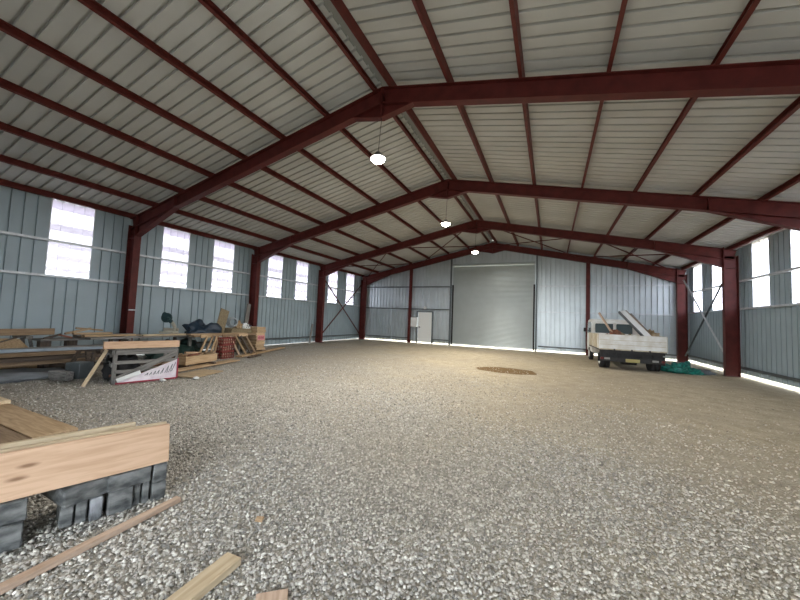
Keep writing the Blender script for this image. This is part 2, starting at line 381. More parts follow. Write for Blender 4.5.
# ------------------------------------------------------------------ portal frames
FN = ['nearest', 'second', 'third', 'farthest, at the gable wall']
def isec(bm, p0, p1, d, wf, hint, tf=.014, tw=.01):      # I-section, web along hint
    R = frame(p0, p1, hint); z = R.col[2]
    bar(bm, p0, p1, tw, d-2*tf, hint)
    for s in (-1, 1): bar(bm, Vector(p0)+z*s*(d-tf)/2, Vector(p1)+z*s*(d-tf)/2, wf, tf, hint)
fnames = ['nearest red brown steel portal frame, spanning across the top of the picture',
          'second red brown steel portal frame from the camera, behind the nearest lamp',
          'third red brown steel portal frame from the camera, just before the cross braced bay',
          'farthest red brown steel portal frame, standing against the gable wall']
for y, lb in zip(FR, fnames):
    t = thing('portal_frame', lb, 'steel frame', (0, y, 0), 0, 'steel portal frames')
    for sx in (-1, 1):
        xc = 9.20 if sx < 0 else 9.30
        bm = B(); isec(bm, (sx*xc, 0, 0), (sx*xc, 0, 4.36), .40, .20, (1, 0, 0)); box(bm, (sx*xc, 0, .006), (.5, .3, .012))
        col = obj('column', bm, 'red', t)
        bm = B()
        for zz in (3.92,):
            for s in (-1, 1): box(bm, (sx*xc, s*.053, zz), (.37, .092, .012))
        obj('stiffener', bm, 'red', col)
        n = Vector((sx*SL, 0, 1)).normalized(); d = .36; xi = xc-.19; xe = xc+.18
        bm = B(); isec(bm, Vector((sx*xe, 0, zr(xe)))-n*d/2, Vector((0, 0, TOPR))-n*d/2, d, .18, n)
        raf = obj('rafter', bm, 'red', t)
        bm = B()    # eaves haunch: tapered web and its lower flange
        prism(bm, [(sx*7.05, zr(7.05)-.36), (sx*xi, zr(xi)-.36), (sx*xi, zr(xi)-.68)], -.005, .005)
        bar(bm, (sx*7.05, 0, zr(7.05)-.365), (sx*xi, 0, zr(xi)-.69), .18, .014, n)
        box(bm, (sx*(xi-.01), 0, zr(9)-.34), (.016, .2, .72)); box(bm, (sx*7.05, 0, zr(7.05)-.19), (.012, .17, .34))
        obj('haunch', bm, 'red', raf)
    bm = B(); prism(bm, [(-.72, zr(.72)-.36), (0, TOPR-.36), (.72, zr(.72)-.36), (0, TOPR-.66)], -.006, .006)
    for sx in (-1, 1): bar(bm, (sx*.72, 0, zr(.72)-.366), (0, 0, TOPR-.667), .16, .014)
    box(bm, (0, 0, TOPR-.33), (.03, .18, .66)); obj('apex_haunch', bm, 'red', t)
# downpipe brackets on the nearest left column: two pale clips
bm = B(); box(bm, (-8.985, 6.0, 1.55), (.03, .2, .035)); tag(obj('bracket', bm, 'galv'), 'small pale bracket on the nearest left column above the timber', 'bracket')

# ------------------------------------------------------------------ purlins and wall rails
def csec(bm, p0, p1, h, w_, hint, lip=.018, t_=.003, flip=1):
    R = frame(p0, p1, hint); z = R.col[2]; y = R.col[1]*flip; a, b_ = Vector(p0), Vector(p1)
    bar(bm, a-y*w_/2, b_-y*w_/2, t_, h, hint)
    for s in (-1, 1):
        bar(bm, a+z*s*h/2, b_+z*s*h/2, w_, t_, hint); bar(bm, a+y*w_/2+z*s*(h/2-lip/2), b_+y*w_/2+z*s*(h/2-lip/2), t_, lip, hint)
ordn = ['first', 'second', 'third', 'fourth', 'fifth', 'sixth', 'seventh', 'eighth']
PX = [.21, 1.5, 2.84, 4.18, 5.5, 6.84, 8.14, 9.34]
for sx, side in ((-1, 'left'), (1, 'right')):
    for i, x in enumerate(PX):
        n = Vector((sx*SL, 0, 1)).normalized(); z = zr(x)+.082
        bm = B(); csec(bm, (sx*x, Y0, z), (sx*x, Y1, z), .155, .06, n, flip=sx)
        lb = {0: 'red brown roof purlin on the %s of the two running along the ridge' % side, 7: 'red brown eaves purlin along the top of the %s wall' % side}.get(i, 'red brown roof purlin on the %s slope, %s one down from the ridge' % (side, ordn[i]))
        tag(obj('roof_purlin', bm, 'purlin'), lb, 'purlin', 'roof purlins')
def rail(p0, p1, hint, m, label):
    bm = B(); csec(bm, p0, p1, .12, .06, hint); tag(obj('wall_rail', bm, m), label, 'rail', 'steel wall rails')
for sx, side in ((-1, 'left'), (1, 'right')):
    for z, nm in ((.33, 'lowest steel rail, near the ground, along the %s wall'), (2.43, 'steel rail under the windows of the %s wall'), (3.43, 'steel rail across the middle of the %s wall windows')):
        xr = 9.51 if sx < 0 else 9.59
        bm = B(); csec(bm, (sx*xr, Y0, z), (sx*xr, 20.92, z), .15, .06, (sx, 0, 0), flip=-1 if sx < 0 else 1)
        tag(obj('wall_rail', bm, 'galv' if z > 1 else 'darkgalv'), nm % side, 'rail', 'steel wall rails')
for a, b_, nm in ((-9.4, -5.56, 'left of the electrical box'), (-5.40, -2.74, 'between the electrical box and the shutter'), (2.70, 5.13, 'just right of the shutter'), (5.31, 9.4, 'behind the truck')):
    for z, hh in ((.31, 'low'), (2.32, 'middle'), (3.84, 'high')):
        if nm.startswith('between') and z == .31:
            a2 = -3.8
        else: a2 = a
        bm = B(); csec(bm, (a2, 20.90, z), (b_, 20.90, z), .15, .06, (0, 1, 0))
        tag(obj('wall_rail', bm, 'galv' if a > 0 and z > 1 else 'darkgalv'), '%s steel rail on the gable wall %s' % (hh, nm), 'rail', 'steel wall rails')

# ------------------------------------------------------------------ bracing in the last bay
def brace(p0, p1, label, m='darkgalv', r=.035, flat=True):
    bm = B()
    d = (Vector(p1)-Vector(p0)).normalized()
    bar(bm, p0, p1, .006, 2*r, (0, 0, 1)); bar(bm, Vector(p0)+Vector((0, 0, -r)), Vector(p1)+Vector((0, 0, -r)), 2*r, .006, (0, 0, 1))
    tag(obj('cross_brace', bm, m), label, 'brace', 'cross braces in the last bay')
for sx, side in ((-1, 'left'), (1, 'right')):
    x = sx*(9.30 if sx < 0 else 9.38)
    brace((x, 15.95, 4.05), (x, 20.6, .35), 'wall brace in the last bay of the %s wall, falling away from the camera' % side, 'red' if sx < 0 else 'darkgalv')
    brace((x-.03*sx, 15.95, .35), (x-.03*sx, 20.6, 4.1), 'wall brace in the last bay of the %s wall, rising away from the camera' % side, 'red' if sx < 0 else 'galv')
    for (a, b_, nm) in ((.25, 4.6, 'near the ridge'), (4.7, 8.9, 'near the eaves')):
        za, zb = zr(a)-.10, zr(b_)-.10
        brace((sx*a, 15.9, za), (sx*b_, 20.65, zb), 'roof brace on the %s slope %s, running outwards to the gable' % (side, nm), 'red', .022)
        brace((sx*b_, 15.9, zb-.05), (sx*a, 20.65, za-.05), 'roof brace on the %s slope %s, running inwards to the gable' % (side, nm), 'red', .022)

# ------------------------------------------------------------------ lamps
lampl = ['nearest of the three lit pendant lamps hanging from the ridge', 'middle of the three lit pendant lamps hanging from the ridge', 'farthest of the three lit pendant lamps, in front of the roller shutter']
for y, lb in zip(FR[:3], lampl):
    y -= .12
    t = thing('pendant_lamp', lb, 'lamp', (0, y, 4.97), 0, 'high bay pendant lamps')
    bm = B(); cyl(bm, (0, 0, .14), (0, .09, 1.02), .006, 8); obj('cable', bm, 'black', t)
    bm = B(); cyl(bm, (0, 0, .05), (0, 0, .14), .09, 24, .05); cyl(bm, (0, 0, .0), (0, 0, .05), .165, 28, .13); obj('lamp_housing', bm, 'lampbody', t)
    bm = B(); tt = bmesh.new(); bmesh.ops.create_uvsphere(tt, u_segments=24, v_segments=12, radius=1)
    for v in tt.verts: v.co = Vector((v.co.x*.15, v.co.y*.15, min(0, v.co.z)*.10))
    add(bm, tt); obj('lens', bm, 'lens', t)
    ld = bpy.data.lights.new('lamp_light', 'AREA'); ld.shape = 'DISK'; ld.size = .3; ld.energy = LAMP_W; ld.color = (1, .95, .87)
    lo = bpy.data.objects.new('lamp_light', ld); C.objects.link(lo); lo.parent = t; lo.location = (0, 0, -.11)

# electrical box and bulkhead light by the door
t = thing('electrical_box', 'light grey electrical box on the gable wall left of the white door', 'electrical box', (-5.14, 20.80, 1.09))
obj('cabinet', box(B(), (0, 0, .33), (.46, .16, .66), None, .01), 'white', t); obj('lid', box(B(), (0, -.085, .33), (.43, .02, .62), None, .006), 'white', t)
bm = B(); box(bm, (-.25, .02, -.45), (.05, .05, .9)); obj('cable_duct', bm, 'darkgalv', t)
bm = B(); cyl(bm, (-4.40, 20.90, 2.42), (-4.40, 20.76, 2.40), .11, 20, .09); tag(obj('bulkhead_light', bm, 'whitescrap'), 'small white round light fitting above the white door', 'light')

# ------------------------------------------------------------------ gravel
def gravel():
    phi = (1+5**.5)/2
    iv = np.array([(-1, phi, 0), (1, phi, 0), (-1, -phi, 0), (1, -phi, 0), (0, -1, phi), (0, 1, phi), (0, -1, -phi), (0, 1, -phi), (phi, 0, -1), (phi, 0, 1), (-phi, 0, -1), (-phi, 0, 1)])/1.902
    it = np.array([(0, 11, 5), (0, 5, 1), (0, 1, 7), (0, 7, 10), (0, 10, 11), (1, 5, 9), (5, 11, 4), (11, 10, 2), (10, 7, 6), (7, 1, 8), (3, 9, 4), (3, 4, 2), (3, 2, 6), (3, 6, 8), (3, 8, 9), (4, 9, 5), (2, 4, 11), (6, 2, 10), (8, 6, 7), (9, 8, 1)])
    P = []
    for r0, r1, dens, smin, smax in ((1.0, 3.2, 6200, .005, .0145), (3.2, 5.5, 3700, .005, .0155), (5.5, 14, 1300, .006, .0155)):
        ang0, ang1 = math.radians(-84), math.radians(34)
        n = int((r1**2-r0**2)*(ang1-ang0)/2*dens)
        r = np.sqrt(RNG.uniform(r0**2, r1**2, n)); a = RNG.uniform(ang0, ang1, n)
        x = 3.366+r*np.sin(a); y = r*np.cos(a)
        q = .5*x+.45*y+1.2*np.sin(x*1.3+y*.7)*np.cos(y*1.1-x*.4)
        tanv = np.clip((q-1.4)/5.5, 0, 1)
        keep = RNG.uniform(0, 1, n) < np.clip(1.15-(q-2.2)/4.6, .12, 1)*np.minimum(1, 4600*np.exp(-np.maximum(r-2.4, 0)/2.5)/dens)
        keep &= (np.abs(x) < 9.4) & (y < 20.5)
        x, y, tanv = x[keep], y[keep], tanv[keep]; s = smin+(smax-smin)*RNG.uniform(0, 1, len(x))**1.8
        P.append(np.stack([x, y, s, tanv], 1))
    P = np.concatenate(P); n = len(P)
    V = iv[None]*(1+RNG.uniform(-.28, .28, (n, 12, 1))); V = V*RNG.uniform(.65, 1.35, (n, 1, 3))*np.array([1, 1, .75])
    al = RNG.uniform(0, 2*PI, n); be = RNG.normal(0, .4, n); ca, sa, cb, sb = np.cos(al), np.sin(al), np.cos(be), np.sin(be)
    X, Y, Z = V[..., 0], V[..., 1], V[..., 2]
    Y, Z = Y*cb[:, None]-Z*sb[:, None], Y*sb[:, None]+Z*cb[:, None]
    X, Y = X*ca[:, None]-Y*sa[:, None], X*sa[:, None]+Y*ca[:, None]
    s = P[:, 2][:, None]; V = np.stack([X*s+P[:, 0][:, None], Y*s+P[:, 1][:, None], Z*s+s*RNG.uniform(.1, .9, (n, 1))], -1).reshape(-1, 3)
    Fc = (it[None]+12*np.arange(n)[:, None, None]).reshape(-1)
    me = bpy.data.meshes.new('gravel'); me.vertices.add(len(V)); me.vertices.foreach_set('co', V.ravel().astype(np.float32))
    nf = n*20; me.loops.add(nf*3); me.loops.foreach_set('vertex_index', Fc.astype(np.int32)); me.polygons.add(nf)
    me.polygons.foreach_set('loop_start', (np.arange(nf)*3).astype(np.int32)); me.polygons.foreach_set('loop_total', np.full(nf, 3, np.int32)); me.update()
    at = me.attributes.new('shade', 'FLOAT', 'POINT'); at.data.foreach_set('value', np.repeat(RNG.uniform(0, 1, n), 12).astype(np.float32))
    at = me.attributes.new('tan', 'FLOAT', 'POINT'); at.data.foreach_set('value', np.repeat(P[:, 3]*RNG.uniform(.6, 1, n), 12).astype(np.float32))
    me.materials.append(MT['stone']); o = bpy.data.objects.new('gravel', me); C.objects.link(o)
    tag(o, 'loose grey crushed gravel strewn over the floor, thickest in the foreground', 'gravel', kind='stuff')
gravel()

# ------------------------------------------------------------------ neighbouring canopy seen through the left windows
t = thing('lean_to_canopy', 'pale canopy roof outside, seen through the left windows', 'canopy', (0, 0, 0))
def zc(x): return 5.0-.142*(abs(x)-10)
obj('canopy_roof', sheet(prof(-6, 40, .5, hw=.05, tw=.03, d=.05), lambda s, d: (-10.0, s, zc(10)+d), lambda s, d: (-19.6, s, zc(19.6)+d)), 'canopy', t)
MT['lilac'] = mat('dull_lilac_steel', (.22, .17, .24), .6)
for x in (10.6, 12.8, 15.0, 17.2, 19.5):
    bm = B(); box(bm, (-x, 17, zc(x)-.20), (.12, 46, .24)); obj('canopy_purlin', bm, 'lilac', t)
for y in (-4, 11, 26, 38):
    for x in (19.3,):
        bm = B(); box(bm, (-x, y, zc(x)/2-.15), (.14, .14, zc(x)-.3)); obj('canopy_post', bm, 'lilac', t)
# ------------------------------------------------------------------ near timber on dark blocks
O_ = Vector((.405, 1.80, 0)); U_ = Vector((.263, .965, 0)); N_ = Vector((.965, -.263, 0))
def NP(s, t, z): return O_-U_*s-N_*t+Vector((0, 0, z))
def block(s0, s1, t0, t1, z0, z1, label, m='block', tilt=0):
    p0 = NP(s0, (t0+t1)/2, (z0+z1)/2); p1 = NP(s1, (t0+t1)/2, (z0+z1)/2)
    R = frame(p0, p1); R = R @ rot(0, 0, tilt)
    bm = box(B(), (0, 0, 0), (s1-s0-.004, t1-t0, z1-z0-.002), None, .008)
    bmesh.ops.subdivide_edges(bm, edges=bm.edges[:], cuts=3, use_grid_fill=True)
    for v in bm.verts: v.co += Vector((random.uniform(-1, 1), random.uniform(-1, 1), random.uniform(-1, 1)))*.0022
    tag(obj('stone_block', bm, m, None, (p0+p1)/2, R), label, 'block', 'charcoal blocks under the fresh beam')
block(0, .10, 0, .24, 0, .155, 'charcoal block at the right end of the pile, lower one under the beam end')
block(0, .10, 0, .24, .155, .30, 'charcoal block at the right end of the pile, directly under the beam end')
block(.11, .16, .02, .26, 0, .18, 'narrow dark block standing second from the right end of the pile')
block(.165, .215, .035, .27, 0, .18, 'narrow dark upright block between the end blocks and the wide upright one')
block(.22, .375, .0, .24, 0, .18, 'wide charcoal block standing in the middle of the lower row')
block(.11, .385, .0, .28, .18, .30, 'long dark slab under the beam, right hand one of the two upper slabs')
block(.40, .475, .005, .24, 0, .17, 'pale scuffed grey block standing in the lower row', 'blocklight')
block(.485, .55, .03, .24, 0, .17, 'narrow dark block beside the pale scuffed one')
block(.555, .63, .04, .26, 0, .17, 'dark block at the left end of the lower row, by the gap')
block(.395, .675, .0, .40, .17, .300, 'long slab overhanging the gap, left hand one of the two upper slabs', tilt=.24)
block(.80, 1.40, -.03, .36, 0, .17, 'large black block at the left edge of the photo, lower one')
block(.79, 1.38, -.02, .34, .17, .31, 'large black block at the left edge of the photo, upper one')
plank('timber_beam', NP(-.005, .045, .455), NP(2.1, .075, .465), .055, .305, 'peach', 'wide fresh pine beam set on edge on top of the charcoal blocks', 'beam', hint=(-.16, .04, 1))
plank('timber_beam', NP(.0, .115, .462), NP(2.1, .150, .474), .05, .30, 'pale', 'pale pine beam on edge, directly behind the wide fresh beam', 'beam', hint=(-.16, .04, 1))
plank('timber_beam', NP(.20, .215, .478), NP(2.1, .23, .485), .06, .30, 'pale', 'third pine beam at the back, ending short of the other two', 'beam', hint=(-.16, .04, 1))
plank('timber_beam', NP(.62, .31, .36), NP(2.1, .30, .36), .06, .11, 'tan', 'low tan batten behind the pale beams on the dark blocks', 'beam')
plank('batten', (.57, 1.81, .033), (.67, .35, .033), .055, .04, 'pinkwood', 'long thin batten lying on the gravel in front of the charcoal blocks', 'batten')
plank('board_offcut', (1.55, 1.56, .035), (1.59, .95, .035), .12, .05, 'pale', 'weathered pale board end poking in at the bottom edge', 'board')
plank('board_offcut', (1.95, 1.49, .025), (2.06, 1.36, .02), .17, .02, 'pinkwood', 'small brown board offcut cut off by the bottom edge', 'board')
bm = B(); box(bm, (1.36, 1.93, .03), (.055, .05, .012), rot(.2, .1, .5), .003); tag(obj('wood_chip', bm, 'tan'), 'small brown wood chip lying on the gravel', 'wood chip')
# brown boards on the ground behind the near pile
def gboard(x0, x1, y, w_, z, m, lb, t_=.045, dy=0): return plank('ground_board', (x0, y, z), (x1, y+dy, z+.0), w_, t_, m, lb, 'board', group='boards lying behind the near beam')
gboard(-5.2, -1.98, 1.93, .40, .065, 'tan', 'wide brown board on the ground behind the near beam, farthest of the flat ones')
gboard(-4.9, -1.6, 1.50, .42, .065, 'brown', 'wide greyish board on the ground behind the near beam, second of the flat ones')
gboard(-4.9, -1.2, 1.06, .40, .065, 'brown', 'wide brown board on the ground, closest behind the near beam')
for x in (-4.4, -2.0):
    plank('bearer', (x, .8, .02), (x, 2.12, .02), .09, .04, 'darkwood', 'dark bearer under the brown boards, %s one' % ('left' if x < -3 else 'right'), 'bearer')
plank('ground_board', (-5.6, 2.02, .118), (-4.05, 2.02, .118), .22, .05, 'pale', 'short pale board on top of the brown boards, left edge of the photo', 'board')
plank('ground_board', (-5.6, 1.78, .118), (-3.55, 1.78, .118), .20, .05, 'tan', 'short tan board on top of the brown boards, left edge of the photo', 'board')

# ------------------------------------------------------------------ timber crate bench with the peach beam and the triangular sign
CA = Vector((-4.90, 3.79, 0)); CU = Vector((.295, .955, 0)).normalized(); CN = Vector((.955, -.295, 0)).normalized()
def CP(s, t, z): return CA+CU*s-CN*t+Vector((0, 0, z))
t = thing('timber_crate', 'grey weathered timber crate bench with slatted sides and a diagonal front brace', 'crate', (0, 0, 0))
cr = t
def cpart(n_, p0, p1, w_, th, m='grey', hint=(0, 0, 1)): return plank(n_, p0, p1, w_, th, m, None, parent=cr, hint=hint)
Lc, Dc = 1.09, .95
for s in (0, Lc):
    for d in (.03, .5, Dc): cpart('post', CP(s, d, 0), CP(s, d, .70), .07, .07, 'grey', CN)
for z in (.66, .45, .26): cpart('rail', CP(0, -.02, z), CP(Lc, -.02, z), .03, .10 if z > .6 else .07)
for z in (.66, .40): cpart('rail', CP(-.045, 0, z), CP(-.045, Dc, z), .03, .09)
cpart('rail', CP(0, Dc, .66), CP(Lc, Dc, .66), .03, .1)
cpart('brace', CP(.02, -.055, .10), CP(Lc, -.055, .62), .03, .11, 'grey')
for k in range(5): cpart('slat', CP(-.02, .1+.2*k, .725), CP(Lc+.02, .1+.2*k, .725), .15, .03, 'grey')
cpart('floor_slat', CP(0, .3, .06), CP(Lc, .3, .06), .5, .03, 'darkwood'); 
plank('timber_beam', CP(-.20, .03, .815), CP(Lc+.04, .03, .815), .12, .15, 'peach', 'fresh peach coloured beam lying along the front of the grey crate bench', 'beam')
plank('timber_beam', CP(-.10, .20, .80), CP(Lc+.0, .20, .80), .14, .10, 'pale', 'pale beam directly behind the peach beam on the crate bench', 'beam')
plank('stake', CP(-.45, .08, .0), CP(-.13, .10, .72), .06, .03, 'pale', 'pale stake leaning against the left end of the grey crate', 'stake', hint=CN)
# triangular sign
t = thing('triangular_sign', 'white triangular sign board with dark red edge and grey handwriting, leaning on the crate', 'sign', CP(0, -.10, 0), math.atan2(CU.y, CU.x))
bm = B(); tri = [(.05, .045), (Lc, .06), (Lc, .47)]
prism(bm, tri, -.008, .008); obj('panel', bm, 'signwhite', t)
bm = B(); bar(bm, (.02, -.012, .03), (Lc+.01, -.012, .045), .02, .03, (0, 0, 1)); obj('bottom_edge', bm, 'signred', t)
bm = B(); bar(bm, (Lc+.01, -.012, .05), (Lc+.01, -.012, .49), .02, .03, (1, 0, 0)); obj('side_edge', bm, 'signred', t)
bm = B()
def stroke(bm, pts, r=.005):
    for a, b_ in zip(pts, pts[1:]): bar(bm, (a[0], -.011, a[1]), (b_[0], -.011, b_[1]), .004, r*2)
strokes = [[(.56, .12), (.62, .17), (.60, .12)], [(.64, .12), (.68, .18), (.67, .13)], [(.71, .12), (.75, .20), (.74, .13)], [(.77, .13), (.82, .22), (.80, .13)], [(.84, .13), (.90, .25), (.87, .14)], [(.92, .14), (.99, .30), (.96, .14)], [(.99, .15), (1.06, .33), (1.03, .16)], [(1.05, .17), (1.12, .37)]]
for s_ in strokes: stroke(bm, [(x-.06, z+.035) for x, z in s_])
obj('lettering', bm, 'ink', t)
plank('board_offcut', CP(.03, -.16, .10), CP(.42, -.13, .24), .02, .08, 'whitescrap', 'short white strip lying at the left tip of the triangular sign', 'strip')
bm = B(); heap(bm, CP(.22, .45, .07), (.30, .32, .50), 25, .5, 4); tag(obj('sack', bm, 'black'), 'black mound added as shade inside the left end of the grey crate', 'sack')  # black mound added to stand in for the dark shade inside the crate
# scraps inside the crate
k = 0
for (s, d, z, L_, a, m) in ((.3, .25, .14, .7, .2, 'rust'), (.6, .35, .20, .8, -.15, 'tan'), (.8, .2, .16, .5, .5, 'tan'), (.5, .6, .16, .9, .1, 'brown'), (.75, .42, .28, .6, -.4, 'rust'), (.4, .4, .33, .6, .25, 'darkwood'), (.9, .15, .36, .36, .1, 'peach')):
    dv = (CU*math.cos(a)+CN*math.sin(a)*.6); c = CP(s, d, z)
    nm = ['rust coloured offcut at the bottom left inside the grey crate', 'tan offcut across the middle inside the grey crate', 'short tan offcut low at the right inside the grey crate', 'brown offcut at the back inside the grey crate', 'rusty slanting offcut near the top inside the grey crate', 'dark offcut near the top inside the grey crate', 'small peach offcut high at the right inside the grey crate'][k]; k += 1
    plank('timber_offcut', c-dv*L_/2, c+dv*L_/2+Vector((0, 0, .03)), .09, .05, m, nm, 'offcut', group='offcuts inside the grey crate')
# dark trestle stand and low clutter left of the crate
t = thing('trestle', 'dark timber trestle under the right end of the long grey steel rail', 'trestle', (-6.55, 4.05, 0), .25)
for (x, y, nx, ny) in ((-.3, -.25, -.22, -.15), (.3, -.25, .22, -.15), (-.3, .25, -.22, .15), (.3, .25, .22, .15)):
    bm = B(); bar(bm, (x*1.1, y, 0), (nx, ny*.5, .57), .07, .05, (1, 0, 0)); obj('leg', bm, 'darkwood', t)
bm = B(); box(bm, (0, 0, .58), (.75, .14, .07)); obj('top_beam', bm, 'darkwood', t)
bm = B(); box(bm, (0, 0, .25), (.6, .4, .04)); obj('shelf', bm, 'darkwood', t)
plank('steel_rail', (-7.05, .6, .635), (-6.05, 4.9, .655), (.10), .06, 'rail', 'long pale grey steel rail lying on the trestle in front of the brown planks', 'rail')
bm = B(); box(bm, (-6.15, 3.72, .19), (.36, .30, .34), rot(0, 0, .3), .01); tag(obj('storage_box', bm, 'darkgalv'), 'dark grey box on the gravel left of the crate', 'box')
bm = B(); box(bm, (-6.15, 3.42, .11), (.5, .16, .18), rot(0, 0, .2), .01); tag(obj('timber_block', bm, 'grey'), 'low grey timber block on the gravel left of the crate', 'block')
bm = B(); heap(bm, (-7.3, 2.9, 0), (.75, 1.25, .13), 3, .35); tag(obj('tarpaulin', bm, 'greytarp'), 'grey tarpaulin spread on the ground under the brown planks', 'tarpaulin')
# long brown planks at the left
pz = [('lowest', -7.65, 0, .27, .22, 'brown'), ('second lowest', -7.60, .1, .37, .20, 'darkwood'), ('second highest', -7.66, .0, .47, .22, 'brown'), ('topmost', -7.62, -.1, .565, .18, 'grey')]
for nm, x, dx, z, wz, m in pz:
    plank('long_plank', (x, .9, z-.02), (x+.25+dx, 4.75, z+.0), .26, .085, m, 'long brown plank stacked left of the crate, %s of four' % nm, 'plank', group='long planks stacked at the left')
for y in (1.6, 3.9): plank('bearer', (-7.95, y, .11), (-7.15, y, .11), .14, .21, 'darkwood', 'thick dark bearer under the %s end of the stacked long planks' % ('near' if y < 2 else 'far'), 'bearer')
# second row against the wall, left
for y in (1.5, 3.5):
    t = thing('trestle', 'timber trestle against the left wall carrying a brown plank, %s one' % ('near' if y < 2 else 'far'), 'trestle', (-8.55, y, 0))
    for (x, dy) in ((-.3, -.2), (.3, -.2), (-.3, .2), (.3, .2)):
        bm = B(); bar(bm, (x, dy, 0), (x*.7, dy*.3, .78), .06, .045, (1, 0, 0)); obj('leg', bm, 'grey', t)
    bm = B(); box(bm, (0, 0, .80), (.8, .12, .06)); obj('top_beam', bm, 'grey', t)
plank('long_plank', (-8.3, .8, .92), (-8.2, 3.95, .93), .05, .16, 'brown', 'brown plank on edge in front of the left wall, above the long steel rail', 'plank')
bm = B(); prism(bm, [(2.55, .02), (3.9, .02), (3.3, .78), (3.0, .80)], -8.06, -8.04, 'x'); tag(obj('plywood_piece', bm, 'tan'), 'tan plywood triangle leaning below the brown plank by the left wall', 'plywood')
plank('stake', (-8.0, 2.45, .5), (-8.02, 3.32, .84), .03, .03, 'darkwood', 'thin dark stake slanting in front of the plywood triangle', 'stake')

# ------------------------------------------------------------------ long plank worktop along the left wall
WT = .80
t = thing('workbench', 'long rough plank workbench along the left wall with light board ends', 'workbench', (0, 0, 0))
wk = t
for i, (x, m, ya, yb) in enumerate(((-7.30, 'brown', 6.9, 9.35), (-7.62, 'grey', 4.4, 9.2), (-7.94, 'tan', 4.5, 9.3), (-8.26, 'brown', 4.4, 9.2))):
    plank('top_plank', (x, ya, WT-.03), (x, yb, WT-.03), .30, .05, m, None, parent=wk)
for y in (5.2, 7.0, 8.9):
    for x in (-7.5, -8.3): plank('leg', (x, y, 0), (x, y, WT-.10), .08, .08, 'grey', None, parent=wk, hint=(1, 0, 0))
    plank('cross_rail', (-8.45, y, WT-.085), (-7.3, y, WT-.085), .08, .06, 'grey', None, parent=wk)
for y in (7.3, 8.75): 
    plank('edge_batten', (-7.12, y-.2, WT-.035), (-7.12, y+.2, WT-.035), .035, .10, 'yellow', None, parent=wk)
plank('edge_batten', (-7.12, 7.9, WT-.035), (-7.12, 8.4, WT-.035), .035, .09, 'brown', None, parent=wk)
# boards lying on the worktop
lay = [(-7.75, 4.35, 5.5, .03, .20, 'tan', 'tan board on the workbench, nearest its left end'), (-8.05, 4.3, 5.6, .03, .22, 'grey', 'grey board at the back of the workbench, near its left end'),
       (-7.9, 4.2, 5.0, .085, .16, 'yellow', 'yellowish board on top of the two boards at the left end of the workbench'), (-7.55, 5.6, 6.9, .02, .2, 'pale', 'pale board on the workbench in front of the mitre saw'),
       (-7.28, 6.8, 8.9, .025, .26, 'tan', 'tan board along the front edge of the workbench below the blue tarpaulin')]
for x, ya, yb, z, wv, m, lb in lay: plank('loose_board', (x, ya, WT+z), (x+.05, yb, WT+z), wv, .045, m, lb, 'board', group='boards lying on the workbench')
sc = [(-8.0, 3.85, .80, .3, .4, 'darkwood', 'dark offcut at the far left of the offcut heap, by the wall'), (-7.9, 4.05, .84, .25, -.3, 'rust', 'reddish brown offcut in the heap left of the workbench'), (-8.05, 4.35, .92, .5, .5, 'yellow', 'yellow offcut sticking up from the heap left of the workbench'),
      (-8.1, 4.6, 1.0, .55, -.25, 'tan', 'tan offcut slanting on top of the heap left of the workbench')]
plank('trestle_board', (-8.1, 3.6, .74), (-8.1, 4.7, .74), .5, .05, 'grey', 'grey board carrying the offcut heap left of the workbench', 'board')
for x in (3.75, 4.25): plank('stump', (-8.1, x, 0), (-8.1, x, .71), .2, .2, 'darkwood', 'dark timber stump holding up the offcut heap board, %s one' % ('left' if x < 4 else 'right'), 'stump', hint=(1, 0, 0))
for x, y, z, L_, a, m, lb in sc: plank('timber_offcut', (x, y-L_/2, z-.0-a*.08), (x+.05, y+L_/2, z+a*.18), .10, .045, m, lb, 'offcut', group='offcuts heaped left of the workbench')
# mitre saw
t = thing('mitre_saw', 'mitre saw with beige arm and dark head raised, standing on the workbench', 'saw', (-7.80, 6.50, WT+.045), math.radians(-60))
bm = B(); box(bm, (0, 0, .035), (.34, .42, .05), None, .012); cyl(bm, (0, 0, .06), (0, 0, .085), .15, 28); obj('base', bm, 'sawbeige', t)
bm = B(); box(bm, (-.10, 0, .12), (.03, .46, .09), None, .006); obj('fence', bm, 'sawbeige', t)
bm = B(); 
pp = [(.0, .14, .06), (.0, .17, .20), (.0, .10, .33), (.0, 0.0, .42)]
for a, b_ in zip(pp, pp[1:]): bar(bm, a, b_, .08, .07, (1, 0, 0), .01)
obj('arm', bm, 'sawbeige', t)
bm = B(); cyl(bm, (-.04, -.10, .50), (.03, -.10, .50), .155, 32); box(bm, (0, 0, .42), (.10, .22, .10), rot(-.8), .02); g = obj('blade_guard', bm, 'sawdark', t)
bm = B(); cyl(bm, (.03, -.02, .47), (.17, -.02, .47), .055, 20); obj('motor', bm, 'sawdark', t)
bm = B(); torus(bm, (0, -.17, .60), .06, .018, (1, 0, 0)); obj('handle', bm, 'sawdark', t)
bm = B(); cyl(bm, (.0, -.12, .48), (.006, -.12, .48), .13, 40); obj('saw_blade', bm, 'galv', t)
